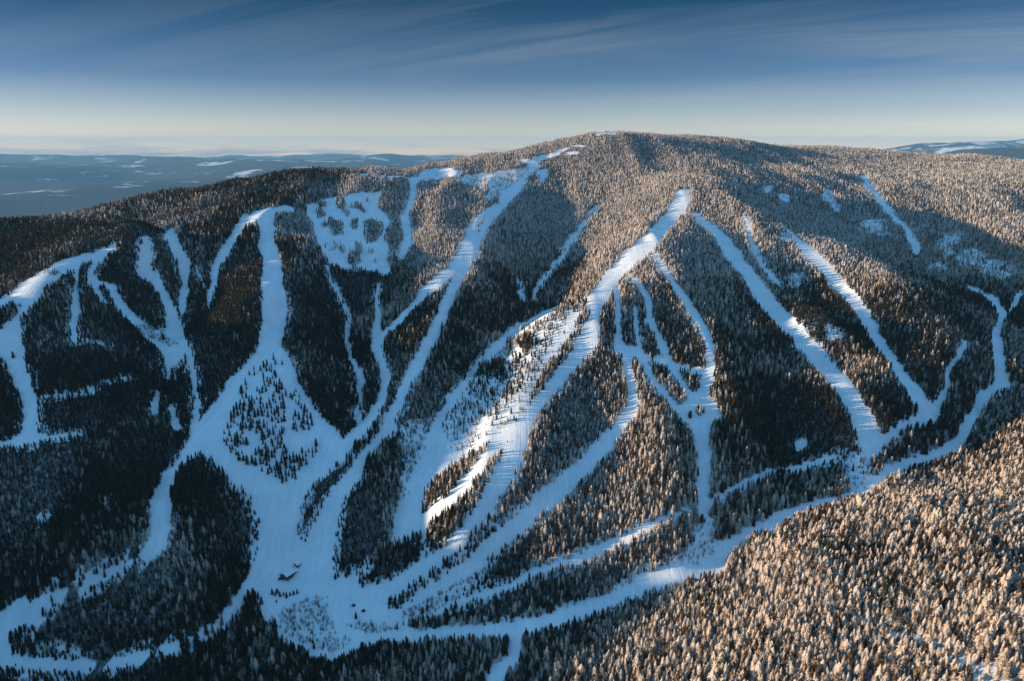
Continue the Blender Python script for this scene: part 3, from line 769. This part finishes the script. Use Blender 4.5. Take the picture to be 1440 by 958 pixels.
for u, v in spots:
    x, y, z = ground_at(u, v)
    s = rd.uniform(0.5, 1.1) * (1 if v < 640 else 1.08)
    size = 'Tall' if s > 0.9 else ('Small' if s < 0.65 else 'Mid-sized')
    where = 'near the top point' if v < 550 else ('near the bottom point' if v > 632 else ('on the left side' if u < 352 else ('on the right side' if u > 412 else 'in the middle')))
    tree_thing('glade_conifer', x, y, z, s, s * rd.uniform(1.05, 1.5), rd.uniform(0, 6.28), rd.randrange(8), 0,
               '%s dark conifer %s of the diamond-shaped glade on the broad shaded run' % (size.lower(), where), 'dark conifers of the diamond glade')

exec_props()

# ------------------------------------------------------------------ air
HAZE = 1.5e-5
def build_haze():
    zb = float(ZZ.min()) - 1.0; zt = max(float(ZZ.max()), CAM[2]) + 60.0
    V, F = [], []; box(V, F, GX[0] - 50, GX[-1] + 50, GY[0] - 50, GY[-1] + 50, zb, zt)
    m = bpy.data.materials.new('haze'); m.use_nodes = True; nt = m.node_tree; nt.nodes.clear()
    out = nt.nodes.new('ShaderNodeOutputMaterial'); v = nt.nodes.new('ShaderNodeVolumePrincipled')
    v.inputs['Color'].default_value = (0.26, 0.62, 1.0, 1); v.inputs['Density'].default_value = HAZE; v.inputs['Anisotropy'].default_value = 0.0
    nt.links.new(v.outputs[0], out.inputs['Volume'])
    o = link('haze', mesh_of('haze', V, F, [m])); tag(o, kind='stuff')
build_haze()

# ------------------------------------------------------------------ sky and sun
SUN_AZ, SUN_EL = R(-95.0), R(9.2)          # azimuth from +Y, clockwise
to_sun = Vector((math.sin(SUN_AZ) * math.cos(SUN_EL), math.cos(SUN_AZ) * math.cos(SUN_EL), math.sin(SUN_EL)))
sd = bpy.data.lights.new('sun', 'SUN'); sd.energy = 5.0; sd.angle = R(0.5); sd.color = (1.0, 0.71, 0.43)
so = bpy.data.objects.new('sun', sd); COL.objects.link(so); so.rotation_euler = to_sun.to_track_quat('Z', 'Y').to_euler(); so.location = (-800, 0, 1200)

w = bpy.data.worlds.new('World'); S.world = w; w.use_nodes = True
nt = w.node_tree; nt.nodes.clear()
out = nt.nodes.new('ShaderNodeOutputWorld'); bg = nt.nodes.new('ShaderNodeBackground'); bg.inputs['Strength'].default_value = 0.15
sky = nt.nodes.new('ShaderNodeTexSky'); sky.sky_type = 'NISHITA'; sky.sun_disc = False
sky.sun_elevation = SUN_EL; sky.sun_rotation = SUN_AZ; sky.altitude = 1500; sky.air_density = 1.0; sky.dust_density = 0.6; sky.ozone_density = 2.5
tc = nt.nodes.new('ShaderNodeTexCoord'); dip = nt.nodes.new('ShaderNodeVectorMath'); dip.operation = 'ADD'; dip.inputs[1].default_value = (0, 0, 0.023)     # seen from high up the horizon dips below level
nt.links.new(tc.outputs['Generated'], dip.inputs[0]); nt.links.new(dip.outputs[0], sky.inputs[0])
sep = nt.nodes.new('ShaderNodeSeparateXYZ'); nt.links.new(dip.outputs[0], sep.inputs[0])
# clouds: direction projected on a flat layer overhead (cirrus) and a low bank along the horizon
zc = math_node(nt, 'MAXIMUM', sep.outputs['Z'], 0.02)
pl = nt.nodes.new('ShaderNodeCombineXYZ')
nt.links.new(math_node(nt, 'DIVIDE', sep.outputs['X'], math_node(nt, 'ADD', zc, 0.12)), pl.inputs[0]); nt.links.new(math_node(nt, 'DIVIDE', sep.outputs['Y'], math_node(nt, 'ADD', zc, 0.12)), pl.inputs[1])
mp = nt.nodes.new('ShaderNodeMapping'); mp.inputs['Scale'].default_value = (0.16, 1.2, 1)
vr = nt.nodes.new('ShaderNodeVectorRotate'); vr.rotation_type = 'Z_AXIS'; vr.inputs['Angle'].default_value = R(27); nt.links.new(pl.outputs[0], vr.inputs['Vector']); nt.links.new(vr.outputs[0], mp.inputs['Vector'])
c1 = noise(nt, mp.outputs[0], 1.6, 9, 0.66, 0.5)
mp2 = nt.nodes.new('ShaderNodeMapping'); mp2.inputs['Scale'].default_value = (0.35, 0.5, 1); mp2.inputs['Location'].default_value = (5.4, 0.6, 0); nt.links.new(pl.outputs[0], mp2.inputs['Vector'])
c2 = noise(nt, mp2.outputs[0], 0.8, 3, 0.5)
cir = math_node(nt, 'MULTIPLY', ramp(nt, c1, [(0.42, 0.0), (0.70, 1.0)]), ramp(nt, c2, [(0.36, 0.0), (0.60, 1.0)]))
az = nt.nodes.new('ShaderNodeMath'); az.operation = 'ARCTAN2'; nt.links.new(sep.outputs['X'], az.inputs[0]); nt.links.new(sep.outputs['Y'], az.inputs[1])
cir = math_node(nt, 'MULTIPLY', cir, ramp(nt, math_node(nt, 'ADD', az.outputs[0], 0.5), [(0.0, 0.25), (0.35, 0.5), (0.6, 1.0), (1.0, 1.0)]))
cir = math_node(nt, 'MULTIPLY', cir, ramp(nt, sep.outputs['Z'], [(0.03, 0.0), (0.07, 1.0), (0.13, 0.75), (0.20, 0.35)]))
# sky tint: pale cream to steel blue; unseen zenith brightened to lift shaded snow
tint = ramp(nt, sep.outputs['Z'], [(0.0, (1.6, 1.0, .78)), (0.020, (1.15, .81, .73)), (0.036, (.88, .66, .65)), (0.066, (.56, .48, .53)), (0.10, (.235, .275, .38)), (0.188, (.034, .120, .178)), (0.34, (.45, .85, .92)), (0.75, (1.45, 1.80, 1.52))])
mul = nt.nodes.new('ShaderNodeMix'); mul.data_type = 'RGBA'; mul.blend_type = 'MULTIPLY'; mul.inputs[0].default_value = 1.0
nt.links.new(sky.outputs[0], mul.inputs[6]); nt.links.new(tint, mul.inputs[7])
colr = mix_col(nt, math_node(nt, 'MULTIPLY', cir, 0.85), mul.outputs[2], (1.5, 1.65, 1.75))
# low cloud bank on the left horizon and a few small grey clouds
ce = nt.nodes.new('ShaderNodeCombineXYZ'); nt.links.new(math_node(nt, 'MULTIPLY', az.outputs[0], 9.0), ce.inputs[0]); nt.links.new(math_node(nt, 'MULTIPLY', sep.outputs['Z'], 130.0), ce.inputs[1])
cn = noise(nt, ce.outputs[0], 1.0, 7, 0.55, 0.2)
azr = ramp(nt, math_node(nt, 'ADD', math_node(nt, 'MULTIPLY', az.outputs[0], 0.5), 0.5), [(0.17, 1.0), (0.36, 0.55), (0.44, 0.30), (0.52, 0.38), (0.58, 0.0)])
zb_ = math_node(nt, 'ADD', math_node(nt, 'MULTIPLY', sep.outputs['Z'], 8.0), 0.5)
band = ramp(nt, zb_, [(0.30, 1.0), (0.57, 1.0), (0.63, 0.6), (0.74, 0.0)])
cb = math_node(nt, 'MULTIPLY', band, ramp(nt, math_node(nt, 'ADD', cn, math_node(nt, 'MULTIPLY', math_node(nt, 'MULTIPLY', azr, band), 0.42)), [(0.58, 0.0), (0.70, 1.0)]), True)
cshade = ramp(nt, noise(nt, ce.outputs[0], 1.7, 5, 0.6), [(0.40, (1.0, 1.05, 1.2)), (0.62, (3.0, 2.75, 2.5))])
colr = mix_col(nt, math_node(nt, 'MULTIPLY', cb, 0.85), colr, cshade)
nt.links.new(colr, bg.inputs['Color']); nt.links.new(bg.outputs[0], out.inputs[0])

# ------------------------------------------------------------------ camera and film
cd = bpy.data.cameras.new('camera'); cam = bpy.data.objects.new('camera', cd); COL.objects.link(cam)
cd.sensor_fit = 'HORIZONTAL'; cd.sensor_width = 36.0; cd.lens = 36.0 * FPX / PW
cd.clip_start = 1.0; cd.clip_end = 150000.0
cam.location = CAM; cam.rotation_euler = (math.pi / 2 - PITCH, 0, 0)
S.camera = cam
S.view_settings.view_transform = 'Standard'; S.view_settings.look = 'None'; S.view_settings.gamma = 1.0; S.view_settings.use_curve_mapping = False
S.view_settings.exposure = 0.8
S.render.engine = 'CYCLES'
S.cycles.max_bounces = 4; S.cycles.diffuse_bounces = 2; S.cycles.glossy_bounces = 1; S.cycles.volume_bounces = 0; S.cycles.transmission_bounces = 1
S.cycles.use_denoising = True
S.cycles.use_adaptive_sampling = True
